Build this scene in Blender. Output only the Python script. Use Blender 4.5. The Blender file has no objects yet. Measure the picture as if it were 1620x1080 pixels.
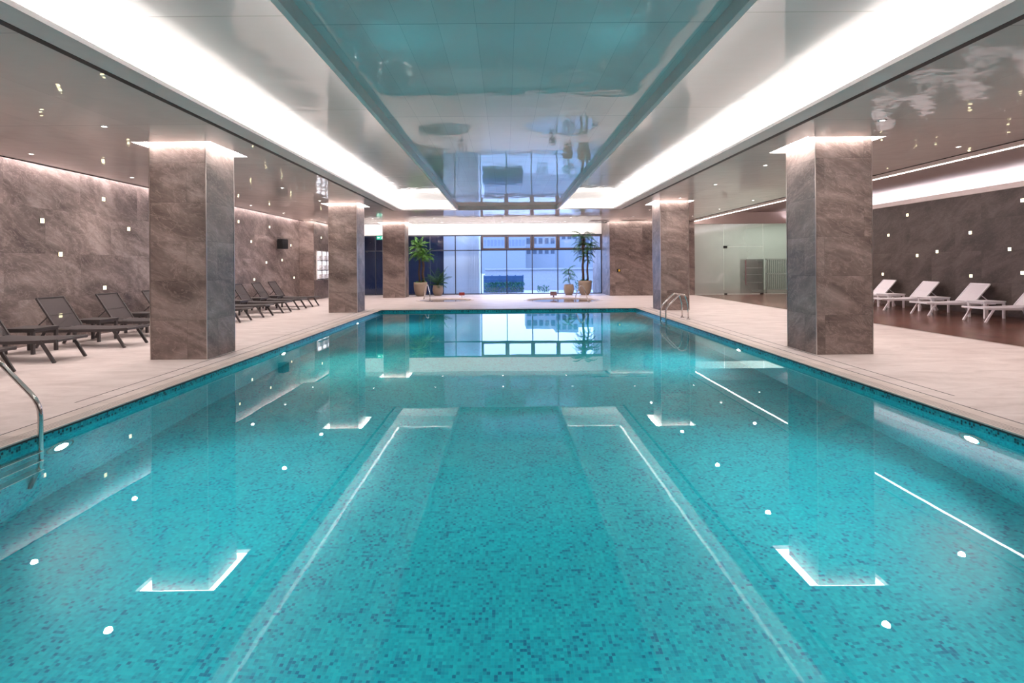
import bpy, math, random
from mathutils import Vector, Matrix, Euler
C = bpy.context.scene
col = C.collection
PI = math.pi
random.seed(7)

# ------------------------------------------------------------------ camera, world, exposure
cam_d = bpy.data.cameras.new('camera')
cam = bpy.data.objects.new('camera', cam_d); col.objects.link(cam)
cam.location = (0, 0, 1.5)
cam.rotation_euler = (PI/2, 0.0077, 0)
cam_d.sensor_width = 36; cam_d.lens = 850/1620*36
cam_d.shift_x = 10/1620; cam_d.shift_y = -121/1620
cam_d.clip_start = 0.05; cam_d.clip_end = 500
C.camera = cam

w = bpy.data.worlds.new('world'); C.world = w; w.use_nodes = True
bg = w.node_tree.nodes['Background']
bg.inputs[0].default_value = (0.42, 0.57, 1.0, 1); bg.inputs[1].default_value = 3.3

vs = C.view_settings
vs.view_transform = 'Standard'; vs.look = 'None'; vs.gamma = 1; vs.use_curve_mapping = False
vs.exposure = 0.85
cy = C.cycles
cy.max_bounces = 12; cy.diffuse_bounces = 5; cy.glossy_bounces = 6; cy.transmission_bounces = 8; cy.transparent_max_bounces = 24
cy.sample_clamp_indirect = 4.0; cy.blur_glossy = 0.5
cy.caustics_reflective = False; cy.caustics_refractive = True
cy.use_denoising = True

LED_TRAY = 105.0      # main cove strips
LED_TRAY_IN = 30.0
LED_WALL = 24.0
LED_COL = 22.0
LED_FAR = 30.0
LAMP_POOL = 90.0
BEAM_W = 175.0
SPOT_W = 90.0

# ------------------------------------------------------------------ node helpers
class G:
    def __init__(s, name):
        s.m = bpy.data.materials.new(name); s.m.use_nodes = True
        s.nt = s.m.node_tree; s.nt.nodes.clear()
        s.out = s.nt.nodes.new('ShaderNodeOutputMaterial')
    def n(s, t, **k):
        nd = s.nt.nodes.new(t)
        for a, b in k.items(): setattr(nd, a, b)
        return nd
    def put(s, sock, v):
        if isinstance(v, bpy.types.NodeSocket): s.nt.links.new(v, sock)
        elif v is not None:
            if isinstance(v, (tuple, list)) and sock.type == 'RGBA' and len(v) == 3: v = (*v, 1)
            sock.default_value = v
    def math(s, op, a, b=None, c=None):
        nd = s.n('ShaderNodeMath', operation=op)
        s.put(nd.inputs[0], a)
        if b is not None: s.put(nd.inputs[1], b)
        if c is not None: s.put(nd.inputs[2], c)
        return nd.outputs[0]
    def mix(s, f, a, b):
        nd = s.n('ShaderNodeMix', data_type='RGBA')
        s.put(nd.inputs[0], f); s.put(nd.inputs[6], a); s.put(nd.inputs[7], b)
        return nd.outputs[2]
    def mul(s, a, b):
        nd = s.n('ShaderNodeMix', data_type='RGBA', blend_type='MULTIPLY')
        nd.inputs[0].default_value = 1; s.put(nd.inputs[6], a); s.put(nd.inputs[7], b)
        return nd.outputs[2]
    def pos(s):
        p = s.n('ShaderNodeNewGeometry'); return p.outputs['Position'], p.outputs['Normal']
    def obj(s): return s.n('ShaderNodeTexCoord').outputs['Object']
    def sep(s, v):
        nd = s.n('ShaderNodeSeparateXYZ'); s.put(nd.inputs[0], v); return nd.outputs
    def comb(s, x, y, z):
        nd = s.n('ShaderNodeCombineXYZ')
        for i, v in enumerate((x, y, z)): s.put(nd.inputs[i], v)
        return nd.outputs[0]
    def vmul(s, v, k):
        nd = s.n('ShaderNodeVectorMath', operation='MULTIPLY'); s.put(nd.inputs[0], v); nd.inputs[1].default_value = k; return nd.outputs[0]
    def noise(s, v, scale, detail=3, rough=.5, dist=0):
        nd = s.n('ShaderNodeTexNoise'); s.put(nd.inputs['Vector'], v)
        nd.inputs['Scale'].default_value = scale; nd.inputs['Detail'].default_value = detail
        nd.inputs['Roughness'].default_value = rough; nd.inputs['Distortion'].default_value = dist
        return nd.outputs[0]
    def white(s, v):
        nd = s.n('ShaderNodeTexWhiteNoise', noise_dimensions='3D'); s.put(nd.inputs[0], v); return nd.outputs[0]
    def ramp(s, f, stops):
        nd = s.n('ShaderNodeValToRGB'); s.put(nd.inputs[0], f); cr = nd.color_ramp
        while len(cr.elements) < len(stops): cr.elements.new(.5)
        for e, (p, c) in zip(cr.elements, stops): e.position = p; e.color = (*c, 1) if len(c) == 3 else c
        return nd.outputs[0]
    def bump(s, h, strength, dist):
        nd = s.n('ShaderNodeBump'); s.put(nd.inputs['Height'], h); nd.inputs['Strength'].default_value = strength
        nd.inputs['Distance'].default_value = dist; return nd.outputs[0]
    def seam(s, v, period, width, off=0.0):
        "1 on a thin line every period"
        a = s.math('ADD', v, off + 1000*period)
        f = s.math('MODULO', a, period)
        return s.math('LESS_THAN', f, width)
    def pr(s, base, rough=.5, metal=0, ior=1.45, normal=None, spec=.5, **k):
        nd = s.n('ShaderNodeBsdfPrincipled')
        s.put(nd.inputs['Base Color'], base); s.put(nd.inputs['Roughness'], rough); s.put(nd.inputs['Metallic'], metal)
        nd.inputs['IOR'].default_value = ior; nd.inputs['Specular IOR Level'].default_value = spec
        if normal is not None: s.put(nd.inputs['Normal'], normal)
        for a, b in k.items(): s.put(nd.inputs[a.replace('_', ' ')], b)
        return nd.outputs[0]
    def done(s, sh):
        s.nt.links.new(sh, s.out.inputs['Surface']); return s.m

def plain(name, base, rough=.5, metal=0, ior=1.45, grain=0.06):
    g = G(name)
    n = g.noise(g.obj(), 9, 2)
    lo = tuple(c*(1-grain) for c in base); hi = tuple(min(1, c*(1+grain)) for c in base)
    return g.done(g.pr(g.mix(n, lo, hi), rough, metal, ior))

def emit(name, c, s, sample=True):
    g = G(name); e = g.n('ShaderNodeEmission'); e.inputs[0].default_value = (*c, 1); e.inputs[1].default_value = s
    m = g.done(e.outputs[0])
    m.cycles.emission_sampling = 'AUTO' if sample else 'NONE'
    return m

def uv_on_faces(g, p, nrm):
    "u runs along the wall, v is the height"
    P = g.sep(p); Nn = g.sep(nrm)
    sel = g.math('GREATER_THAN', g.math('ABSOLUTE', Nn[0]), .5)
    u = g.math('ADD', g.math('MULTIPLY', P[0], g.math('SUBTRACT', 1, sel)), g.math('MULTIPLY', P[1], sel))
    return u, P[2]

def stone(name, dark, mid, light, th=.64, tw=1.3, rough=.38, sm=.45, tv=.15):
    g = G(name); p, nr = g.pos(); u, v = uv_on_faces(g, p, nr)
    row = g.math('FLOOR', g.math('DIVIDE', v, th))
    par = g.math('MODULO', g.math('ADD', row, 100), 2)
    us = g.math('ADD', u, g.math('MULTIPLY', par, tw*.5))
    cell = g.math('FLOOR', g.math('DIVIDE', us, tw))
    rnd = g.white(g.comb(cell, row, 3.3))
    # every slab gets its own piece of the slate pattern
    q = g.comb(g.math('ADD', g.math('ADD', u, g.math('MULTIPLY', v, -1.1)), g.math('MULTIPLY', rnd, 7)), g.math('MULTIPLY', g.math('ADD', v, g.math('MULTIPLY', u, .55)), 2.6), rnd)
    n1 = g.noise(q, .42, 7, .60, 1.3)
    n2 = g.noise(q, 2.2, 6, .68, 2.0)
    base = g.ramp(g.math('ADD', g.math('MULTIPLY', n1, .75), g.math('MULTIPLY', n2, .25)), [(.36, dark), (.5, mid), (.64, light)])
    vein = g.math('ABSOLUTE', g.math('SUBTRACT', g.noise(q, 1.5, 8, .66, 1.6), .5))
    vm = g.ramp(vein, [(0, (.30, .30, .30)), (.012, (.06, .06, .06)), (.03, (0, 0, 0))])
    base = g.mix(vm, base, tuple(min(1, c*2.0) for c in light))
    tone = g.math('ADD', 1-tv/2, g.math('MULTIPLY', rnd, tv))
    base = g.mul(base, g.comb(tone, tone, tone))
    s = g.math('MAXIMUM', g.seam(v, th, .005), g.seam(us, tw, .004))
    base = g.mix(g.math('MULTIPLY', s, sm), base, tuple(c*.35 for c in dark))
    return g.done(g.pr(base, g.math('ADD', rough, g.math('MULTIPLY', n2, .2)), 0, 1.5, g.bump(n2, .25, .01)))

def mosaic(name, cols, t=.023, groutc=(.06, .50, .53), gw=.09, gmix=.45):
    g = G(name); p, nr = g.pos(); P = g.sep(p); Nn = g.sep(nr)
    nx = g.math('GREATER_THAN', g.math('ABSOLUTE', Nn[0]), .5); nz = g.math('GREATER_THAN', g.math('ABSOLUTE', Nn[2]), .5)
    u = g.math('ADD', g.math('MULTIPLY', P[0], g.math('SUBTRACT', 1, nx)), g.math('MULTIPLY', P[1], nx))
    v = g.math('ADD', g.math('MULTIPLY', P[2], g.math('SUBTRACT', 1, nz)), g.math('MULTIPLY', P[1], nz))
    us = g.math('DIVIDE', g.math('ADD', u, 50), t); vs_ = g.math('DIVIDE', g.math('ADD', v, 50), t)
    cu = g.math('FLOOR', us); cv = g.math('FLOOR', vs_)
    r = g.white(g.comb(cu, cv, 1.5))
    big = g.noise(g.comb(g.math('MULTIPLY', cu, .11), g.math('MULTIPLY', cv, .11), 0), 1.0, 2)
    f = g.math('ADD', g.math('MULTIPLY', r, .86), g.math('MULTIPLY', g.math('SUBTRACT', big, .5), .5))
    base = g.ramp(f, cols)
    fu = g.math('FRACT', us); fv = g.math('FRACT', vs_)
    grout = g.math('MAXIMUM', g.math('LESS_THAN', fu, gw), g.math('LESS_THAN', fv, gw))
    base = g.mix(g.math('MULTIPLY', grout, gmix), base, groutc)
    return g.done(g.pr(base, .35, 0, 1.4))

def gloss_ceiling(name, base, px, ox, py, oy, ior=2.1, rough=.035, seamw=.006, wave=1.0):
    g = G(name); p, nr = g.pos(); P = g.sep(p)
    s = g.math('MAXIMUM', g.seam(P[0], px, seamw*.6, ox), g.seam(P[1], py, seamw*2.5, oy))
    cell = g.white(g.comb(g.math('FLOOR', g.math('DIVIDE', g.math('ADD', P[0], ox+1000*px), px)), g.math('FLOOR', g.math('DIVIDE', g.math('ADD', P[1], oy+1000*py), py)), 2))
    tone = g.math('ADD', .96, g.math('MULTIPLY', cell, .08))
    b = g.mul(g.mix(g.math('MULTIPLY', s, .45), base, (.12, .12, .12)), g.comb(tone, tone, tone))
    n = g.math('ADD', g.noise(g.vmul(p, (1.3, .8, 1)), 1.0, 2, .5), g.math('MULTIPLY', g.noise(g.vmul(p, (1, 2.2, 1)), 2.0, 2, .5), .25))
    n = g.math('ADD', n, g.math('MULTIPLY', cell, .05))
    return g.done(g.pr(b, rough, 0, ior, g.bump(n, 1.0, .012*wave)))

# ------------------------------------------------------------------ materials
M = {}
M['stone'] = stone('slate_stone', (.080, .057, .050), (.165, .122, .110), (.29, .225, .207))
M['stone_left'] = stone('mauve_slate_wall', (.078, .056, .052), (.170, .130, .121), (.34, .275, .26), .9, 1.8, .42, .22, .12)
M['stone_right'] = stone('dark_slate_wall', (.036, .026, .024), (.064, .048, .044), (.105, .082, .076), .9, 1.8, .45, .3, .15)
M['ceil'] = gloss_ceiling('glossy_beige_ceiling', (.74, .665, .63), 1.2, .5, 3.0, 1.4, 1.75, .03, .004, .8)
M['ceil_mid'] = gloss_ceiling('glossy_centre_ceiling', (.78, .63, .61), .343, .25, 3.0, 1.2, 1.7, .03, .005, .55)
M['tray'] = gloss_ceiling('glossy_tray_ceiling', (.34, .34, .335), 30, 5, 3.15, 1.1, 1.8, .05, .006, .8)
M['lip'] = plain('grey_lip', (.70, .63, .61), .35)
M['brown_ceil'] = plain('warm_matt_ceiling', (.36, .28, .26), .6, grain=.03)
M['white'] = plain('white_plaster', (.80, .78, .77), .6, grain=.02)
M['black'] = plain('black_gap', (.012, .012, .013), .5)
M['trim'] = plain('steel_corner_trim', (.62, .57, .54), .3, 1)
M['steel'] = plain('polished_steel', (.72, .68, .66), .14, 1, grain=.02)
M['winframe'] = plain('dark_window_frame', (.035, .042, .065), .4)
M['sash'] = plain('brown_window_sash', (.075, .058, .065), .4)
teal = [(0.0, (.0, .16, .30)), (.08, (.0, .28, .42)), (.20, (.0, .38, .49)), (.42, (.0, .43, .53)), (.60, (.0, .47, .56)), (.80, (.002, .53, .60)), (1.0, (.02, .59, .64))]
M['mosaic'] = mosaic('teal_glass_mosaic', teal)
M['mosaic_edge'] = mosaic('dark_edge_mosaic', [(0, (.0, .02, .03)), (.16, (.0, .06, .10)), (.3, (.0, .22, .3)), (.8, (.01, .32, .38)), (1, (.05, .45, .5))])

# deck stone
g = G('pale_deck_stone'); p, nr = g.pos(); P = g.sep(p)
n1 = g.noise(g.vmul(p, (.8, 2.2, 1)), 1.6, 6, .65, .6); n2 = g.noise(p, 14, 4, .6)
b = g.ramp(g.math('ADD', g.math('MULTIPLY', n1, .8), g.math('MULTIPLY', n2, .2)), [(.3, (.46, .385, .37)), (.5, (.59, .515, .50)), (.7, (.70, .63, .615))])
row = g.math('FLOOR', g.math('DIVIDE', g.math('ADD', P[1], 100), .6))
s = g.math('MAXIMUM', g.seam(P[0], 1.2, .005, .1), g.seam(P[1], .6, .005))
b = g.mix(g.math('MULTIPLY', s, .28), b, (.20, .16, .14))
M['deck'] = g.done(g.pr(b, g.math('ADD', .38, g.math('MULTIPLY', n2, .15)), 0, 1.45, g.bump(n2, .2, .004)))
# coping stone with drain grooves
g = G('grooved_coping_stone'); p, nr = g.pos(); P = g.sep(p)
dx = g.math('SUBTRACT', g.math('ABSOLUTE', g.math('SUBTRACT', P[0], .09)), 4.34)
dy = g.math('SUBTRACT', P[1], 18.35)
d = g.math('MAXIMUM', dx, dy)
gr = g.math('MULTIPLY', g.seam(d, .034, .013), g.math('LESS_THAN', g.math('ABSOLUTE', g.math('SUBTRACT', d, .10)), .07))
n1 = g.noise(p, 3, 5, .6)
b = g.ramp(n1, [(.3, (.50, .42, .39)), (.7, (.66, .58, .545))])
jt = g.seam(P[1], 1.2, .006)
b = g.mix(g.math('MULTIPLY', g.math('MAXIMUM', gr, jt), .75), b, (.10, .075, .065))
M['coping'] = g.done(g.pr(b, .45, 0, 1.45))
# dark wooden floor
g = G('dark_red_wood_floor'); p, nr = g.pos(); P = g.sep(p)
rw = g.math('FLOOR', g.math('DIVIDE', g.math('ADD', P[0], 100), .13))
cl = g.white(g.comb(rw, g.math('FLOOR', g.math('DIVIDE', g.math('ADD', P[1], g.math('MULTIPLY', g.white(g.comb(rw, 1, 1)), 3)), 1.4)), 0))
n1 = g.noise(g.vmul(p, (14, 1.2, 1)), 2, 5, .6, .5)
b = g.ramp(g.math('ADD', g.math('MULTIPLY', n1, .6), g.math('MULTIPLY', cl, .4)), [(.25, (.075, .03, .022)), (.5, (.14, .058, .042)), (.8, (.23, .098, .07))])
b = g.mix(g.math('MULTIPLY', g.seam(P[0], .13, .004), .7), b, (.02, .01, .01))
M['wood'] = g.done(g.pr(b, g.math('ADD', .16, g.math('MULTIPLY', n1, .15)), 0, 1.5, g.bump(n1, .15, .004)))

# water
g = G('pool_water'); p, nr = g.pos()
n = g.noise(g.vmul(p, (1, 1, 1)), 1.3, 2, .5)
gl = g.n('ShaderNodeBsdfGlass'); gl.inputs['Color'].default_value = (.94, 1, 1, 1); gl.inputs['Roughness'].default_value = 0; gl.inputs['IOR'].default_value = 1.33
g.put(gl.inputs['Normal'], g.bump(n, .5, .0008))
vsn = g.n('ShaderNodeVolumeScatter'); vsn.inputs['Color'].default_value = (.25, .85, 1, 1); vsn.inputs['Density'].default_value = .03; vsn.inputs['Anisotropy'].default_value = .2
g.nt.links.new(vsn.outputs[0], g.out.inputs['Volume'])
M['water'] = g.done(gl.outputs[0])

g = G('spa_water'); gl = g.n('ShaderNodeBsdfGlass'); gl.inputs['Roughness'].default_value = 0; gl.inputs['IOR'].default_value = 1.33
M['spa_water'] = g.done(gl.outputs[0])

def thin_glass(name, tint, film=None, filmf=0.0, ior=1.5, haze=None):
    g = G(name)
    tr = g.n('ShaderNodeBsdfTransparent'); tr.inputs[0].default_value = (*tint, 1)
    go = g.n('ShaderNodeBsdfGlossy'); go.inputs['Roughness'].default_value = .0
    fr = g.n('ShaderNodeFresnel'); fr.inputs[0].default_value = ior
    back = tr.outputs[0]
    if film:
        df = g.n('ShaderNodeBsdfDiffuse'); df.inputs[0].default_value = (*film, 1)
        tl = g.n('ShaderNodeBsdfTranslucent'); tl.inputs[0].default_value = (*film, 1)
        a = g.n('ShaderNodeAddShader'); a0 = g.n('ShaderNodeMixShader'); a0.inputs[0].default_value = .6
        g.nt.links.new(df.outputs[0], a0.inputs[1]); g.nt.links.new(tl.outputs[0], a0.inputs[2])
        ms = g.n('ShaderNodeMixShader')
        if haze: g.put(ms.inputs[0], haze(g))
        else: ms.inputs[0].default_value = filmf
        g.nt.links.new(back, ms.inputs[1]); g.nt.links.new(a0.outputs[0], ms.inputs[2]); back = ms.outputs[0]
    mx = g.n('ShaderNodeMixShader'); g.put(mx.inputs[0], g.math('MULTIPLY', fr.outputs[0], 1.6))
    g.nt.links.new(back, mx.inputs[1]); g.nt.links.new(go.outputs[0], mx.inputs[2])
    return g.done(mx.outputs[0])
M['glass'] = thin_glass('window_glass', (.80, .88, .98))
def hz(g):
    p, _ = g.pos(); P = g.sep(p)
    a = g.math('SUBTRACT', .80, g.math('MULTIPLY', g.math('SUBTRACT', P[0], 9.2), .19))
    return g.math('MAXIMUM', g.math('ADD', a, g.math('MULTIPLY', g.math('SUBTRACT', g.noise(p, .8, 2), .5), .3)), .22)
M['frost'] = thin_glass('frosted_partition_glass', (.80, .90, .86), (.70, .69, .66), .4, 1.9, hz)

def fabric(name, c, alpha):
    g = G(name); o = g.obj(); P = g.sep(o)
    wv = g.math('MULTIPLY', g.math('ADD', g.math('SINE', g.math('MULTIPLY', P[0], 900)), g.math('SINE', g.math('MULTIPLY', P[1], 900))), .08)
    pr = g.pr(g.mix(g.math('ADD', .5, wv), tuple(x*.8 for x in c), tuple(x*1.2 for x in c)), .75)
    tr = g.n('ShaderNodeBsdfTransparent'); mx = g.n('ShaderNodeMixShader'); mx.inputs[0].default_value = alpha
    g.nt.links.new(tr.outputs[0], mx.inputs[1]); g.nt.links.new(pr, mx.inputs[2])
    return g.done(mx.outputs[0])
M['dark_fabric'] = fabric('charcoal_mesh_fabric', (.060, .050, .053), .80)
M['dark_frame'] = plain('charcoal_frame', (.055, .047, .048), .38)
M['white_fabric'] = fabric('white_mesh_fabric', (.80, .76, .82), .96)
M['white_frame'] = plain('white_frame', (.88, .86, .92), .35, grain=.02)
M['pot'] = plain('beige_clay_pot', (.30, .23, .18), .75, grain=.1)
M['soil'] = plain('soil', (.03, .02, .015), .9)
M['trunk'] = plain('palm_trunk', (.075, .045, .03), .85, grain=.4)
def leafm(name, a, b):
    g = G(name); n = g.ramp(g.noise(g.obj(), 11, 2), [(.38, (0, 0, 0)), (.62, (1, 1, 1))])
    return g.done(g.pr(g.mix(n, a, b), .5, 0, 1.4))
M['leaf_bright'] = leafm('bright_leaf', (.003, .025, .004), (.085, .27, .02))
M['leaf_dark'] = leafm('deep_leaf', (.010, .05, .018), (.035, .12, .03))
M['leaf_blue'] = leafm('blue_green_leaf', (.03, .13, .08), (.07, .24, .14))
M['speaker'] = plain('black_speaker', (.010, .010, .011), .6)
M['towel'] = plain('white_towel', (.85, .83, .84), .9, grain=.04)
M['concrete'] = plain('pale_outdoor_concrete', (.40, .42, .45), .9, grain=.12)
M['outwhite'] = plain('white_outdoor_panel', (.92, .93, .94), .7, grain=.03)
M['outground'] = plain('outdoor_paving', (.45, .48, .50), .9)
M['bld'] = plain('pale_building', (.22, .25, .28), .8)
M['bldglass'] = plain('building_window', (.15, .18, .23), .4)
M['tower_glass'] = plain('tower_window', (.05, .07, .10), .4)
M['darkroom'] = plain('unlit_room_navy', (.015, .03, .075), .6)
M['fence'] = plain('dark_blue_fence', (.05, .12, .24), .6)
M['yellow'] = plain('yellow_plate', (.70, .42, .03), .5)
M['red'] = plain('red_sign', (.22, .025, .02), .5)
M['mauve'] = plain('mauve_sign', (.22, .13, .14), .5)
M['cream'] = plain('cream_wall', (.70, .72, .66), .7, grain=.02)
M['greenmetal'] = plain('grey_green_metal', (.16, .22, .18), .5)
M['whitemetal'] = plain('pale_metal', (.66, .70, .66), .4)
warm = (1.0, .87, .80)
M['led_tray'] = emit('cove_led', (1.0, .90, .86), LED_TRAY)
M['led_tray_in'] = emit('inner_cove_led', (1.0, .92, .89), LED_TRAY_IN)
M['led_wall'] = emit('wall_wash_led', (1.0, .87, .85), LED_WALL)
M['led_col'] = emit('column_recess_led', (1.0, .90, .85), LED_COL)
M['led_far'] = emit('window_cove_led', (1.0, .92, .88), LED_FAR)
M['led_line'] = emit('ceiling_line_led', (1.0, .86, .78), 7.0)
M['led_ledge'] = emit('ledge_led', (.92, .90, 1.0), 22.0)
M['fill_soffit'] = emit('soffit_fill_glow', (1.0, .88, .84), 34.0)  # added fill behind the soffit fascia
M['downlens'] = emit('downlight_lens', (1.0, .88, .80), 30.0, False)
M['square'] = emit('square_light_lens', (1.0, .88, .52), 3.0, False)
M['poollens'] = emit('pool_lamp_lens', (.93, 1.0, 1.0), LAMP_POOL)
M['poollens_warm'] = emit('warm_pool_lamp_lens', (1.0, .97, .70), LAMP_POOL*.9)
M['niche_glow'] = emit('niche_glow', (.9, .88, 1.0), 1.6)
M['exitgreen'] = emit('exit_sign_green', (.05, .55, .35), .8, False)
M['exitwhite'] = emit('exit_sign_white', (.9, 1, .95), 1.2, False)
M['roomglow'] = emit('lobby_fill_glow', (.98, 1.0, .95), 1.5)

# ------------------------------------------------------------------ mesh helpers
class B:
    def __init__(s): s.v = []; s.f = []
    def add(s, vs, fs):
        o = len(s.v); s.v += [tuple(v) for v in vs]; s.f += [tuple(i+o for i in f) for f in fs]; return s
    def quad(s, a, b, c, d): return s.add([a, b, c, d], [(0, 1, 2, 3)])
    def box(s, x0, x1, y0, y1, z0, z1):
        vs = [(x, y, z) for z in (z0, z1) for y in (y0, y1) for x in (x0, x1)]
        return s.add(vs, [(0, 2, 3, 1), (4, 5, 7, 6), (0, 1, 5, 4), (2, 6, 7, 3), (0, 4, 6, 2), (1, 3, 7, 5)])
    def bar(s, a, b, w, h, up=(0, 0, 1)):
        "rectangular bar between two points"
        a = Vector(a); b = Vector(b); d = (b-a).normalized(); u = Vector(up)
        sd = d.cross(u)
        if sd.length < 1e-4: sd = d.cross(Vector((1, 0, 0)))
        sd.normalize(); u = sd.cross(d).normalized()
        vs = [p + sd*(sx*w/2) + u*(sz*h/2) for p in (a, b) for sx, sz in ((-1, -1), (1, -1), (1, 1), (-1, 1))]
        return s.add(vs, [(0, 3, 2, 1), (4, 5, 6, 7), (0, 1, 5, 4), (1, 2, 6, 5), (2, 3, 7, 6), (3, 0, 4, 7)])
    def tube(s, pts, r, n=10, taper=None):
        pts = [Vector(p) for p in pts]; rings = []
        prev = None
        for i, p in enumerate(pts):
            t = (pts[min(i+1, len(pts)-1)] - pts[max(i-1, 0)]).normalized()
            if prev is None:
                a = t.cross(Vector((0, 0, 1)));
                if a.length < .1: a = t.cross(Vector((0, 1, 0)))
                a.normalize()
            else:
                a = (prev - t*prev.dot(t)).normalized()
            prev = a; b = t.cross(a)
            rr = r if taper is None else r*taper[i]
            rings.append([p + a*math.cos(2*PI*k/n)*rr + b*math.sin(2*PI*k/n)*rr for k in range(n)])
        vs = [v for rg in rings for v in rg]; fs = []
        for i in range(len(pts)-1):
            for k in range(n):
                k2 = (k+1) % n; fs.append((i*n+k, i*n+k2, (i+1)*n+k2, (i+1)*n+k))
        fs.append(tuple(range(n-1, -1, -1))); fs.append(tuple((len(pts)-1)*n+k for k in range(n)))
        return s.add(vs, fs)
    def lathe(s, prof, n=32, c=(0, 0, 0)):
        vs = []; fs = []
        for r, z in prof:
            for k in range(n): vs.append((c[0]+r*math.cos(2*PI*k/n), c[1]+r*math.sin(2*PI*k/n), c[2]+z))
        for i in range(len(prof)-1):
            for k in range(n):
                k2 = (k+1) % n; fs.append((i*n+k, i*n+k2, (i+1)*n+k2, (i+1)*n+k))
        return s.add(vs, fs)
    def disc(s, c, r, n=24, axis='z', flip=False):
        vs = []
        for k in range(n):
            a = 2*PI*k/n; u, v = r*math.cos(a), r*math.sin(a)
            vs.append({'z': (c[0]+u, c[1]+v, c[2]), 'x': (c[0], c[1]+u, c[2]+v), 'y': (c[0]+u, c[1], c[2]+v)}[axis])
        f = tuple(range(n)); return s.add(vs, [f[::-1] if flip else f])
    def build(s, name, m, parent=None, smooth=False, bevel=0):
        me = bpy.data.meshes.new(name); me.from_pydata(s.v, [], s.f); me.materials.append(m)
        if smooth:
            for pl in me.polygons: pl.use_smooth = True
        me.update(); o = bpy.data.objects.new(name, me); col.objects.link(o)
        if parent: o.parent = parent
        if bevel:
            b = o.modifiers.new('bevel', 'BEVEL'); b.width = bevel; b.segments = 2; b.limit_method = 'ANGLE'
        return o

def struct(o): o['kind'] = 'structure'; return o
def tag(o, label, cat, group=None, kind=None):
    o['label'] = label; o['category'] = cat
    if group: o['group'] = group
    if kind: o['kind'] = kind
    return o
def empty(name, loc=(0, 0, 0), rz=0):
    o = bpy.data.objects.new(name, None); o.empty_display_size = .1; col.objects.link(o); o.location = loc; o.rotation_euler = (0, 0, rz); return o
def dup(root, loc, rz=None):
    r = root.copy(); col.objects.link(r); r.location = loc
    if rz is not None: r.rotation_euler = (0, 0, rz)
    for ch in list(root.children):
        c = ch.copy(); col.objects.link(c); c.parent = r
        for gch in list(ch.children):
            d = gch.copy(); col.objects.link(d); d.parent = c
    return r

def plate(x0, x1, y0, y1, z, holes, skirt=0, down=True):
    "a horizontal sheet with rectangular holes; skirt closes the hole sides (signed height)"
    b = B()
    xs = sorted({x0, x1, *[min(max(h[i], x0), x1) for h in holes for i in (0, 1)]})
    ys = sorted({y0, y1, *[min(max(h[i], y0), y1) for h in holes for i in (2, 3)]})
    def inh(i, j):
        cx = (xs[i]+xs[i+1])/2; c_y = (ys[j]+ys[j+1])/2
        return any(h[0] < cx < h[1] and h[2] < c_y < h[3] for h in holes)
    nx, ny = len(xs)-1, len(ys)-1
    for i in range(nx):
        for j in range(ny):
            if inh(i, j): continue
            q = [(xs[i], ys[j], z), (xs[i+1], ys[j], z), (xs[i+1], ys[j+1], z), (xs[i], ys[j+1], z)]
            b.quad(*(q[::-1] if down else q))
            if skirt:
                if i == 0 or inh(i-1, j): b.quad((xs[i], ys[j], z), (xs[i], ys[j+1], z), (xs[i], ys[j+1], z+skirt), (xs[i], ys[j], z+skirt))
                if i == nx-1 or inh(i+1, j): b.quad((xs[i+1], ys[j], z), (xs[i+1], ys[j+1], z), (xs[i+1], ys[j+1], z+skirt), (xs[i+1], ys[j], z+skirt))
                if j == 0 or inh(i, j-1): b.quad((xs[i], ys[j], z), (xs[i+1], ys[j], z), (xs[i+1], ys[j], z+skirt), (xs[i], ys[j], z+skirt))
                if j == ny-1 or inh(i, j+1): b.quad((xs[i], ys[j+1], z), (xs[i+1], ys[j+1], z), (xs[i+1], ys[j+1], z+skirt), (xs[i], ys[j+1], z+skirt))
    return b

# ------------------------------------------------------------------ geometry constants
CX = .09                       # axis of the pool and the ceiling
PX0, PX1, PY0, PY1 = -4.25, 4.43, .55, 18.35
WZ, PD = -.085, -1.65
ZC = 3.52
YW = 27.6
WL, WR = -9.25, 13.55
YB = -4.5
# columns: x0, x1, y0, y1
COLS = [(-5.80, -4.88, 8.76, 9.66), (-5.72, -4.80, 17.35, 18.25), (-5.76, -4.72, 25.2, 26.1),
        (5.06, 5.98, 8.76, 9.66), (5.00, 5.92, 17.35, 18.25)]

# ------------------------------------------------------------------ floor, pool
spa = [(2.42, 22.75, 1.55), (-2.62, 23.2, 1.12)]
holes = [(PX0-.3, PX1+.3, PY0-.3, PY1+.3)] + [(c[0]-c[2]-.1, c[0]+c[2]+.1, c[1]-c[2]-.1, c[1]+c[2]+.1) for c in spa]
fl = plate(WL-.05, 9.0, YB, YW, 0, holes, 0, False)
for (cx, cyy, r) in spa:       # square opening filled up to the round rim
    R = r+.1; n = 64
    for k in range(n):
        a0, a1 = 2*PI*k/n, 2*PI*(k+1)/n
        def sq(a):
            c, s_ = math.cos(a), math.sin(a); m_ = max(abs(c), abs(s_)); return (cx+R*c/m_, cyy+R*s_/m_, 0)
        def ci(a): return (cx+r*math.cos(a), cyy+r*math.sin(a), 0)
        fl.quad(ci(a0), sq(a0), sq(a1), ci(a1))
struct(fl.build('floor', M['deck']))
cp = plate(PX0-.3, PX1+.3, PY0-.3, PY1+.3, .0, [(PX0, PX1, PY0, PY1)], -.014, False)
struct(cp.build('trim_1', M['coping']))
t = B()
for a in ((PX0-.02, PX0, PY0, PY1), (PX1, PX1+.02, PY0, PY1), (PX0-.02, PX1+.02, PY1, PY1+.02), (PX0-.02, PX1+.02, PY0-.02, PY0)):
    t.box(*a, -.032, -.012)  # black strip drawn in for the shadow line under the coping
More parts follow.
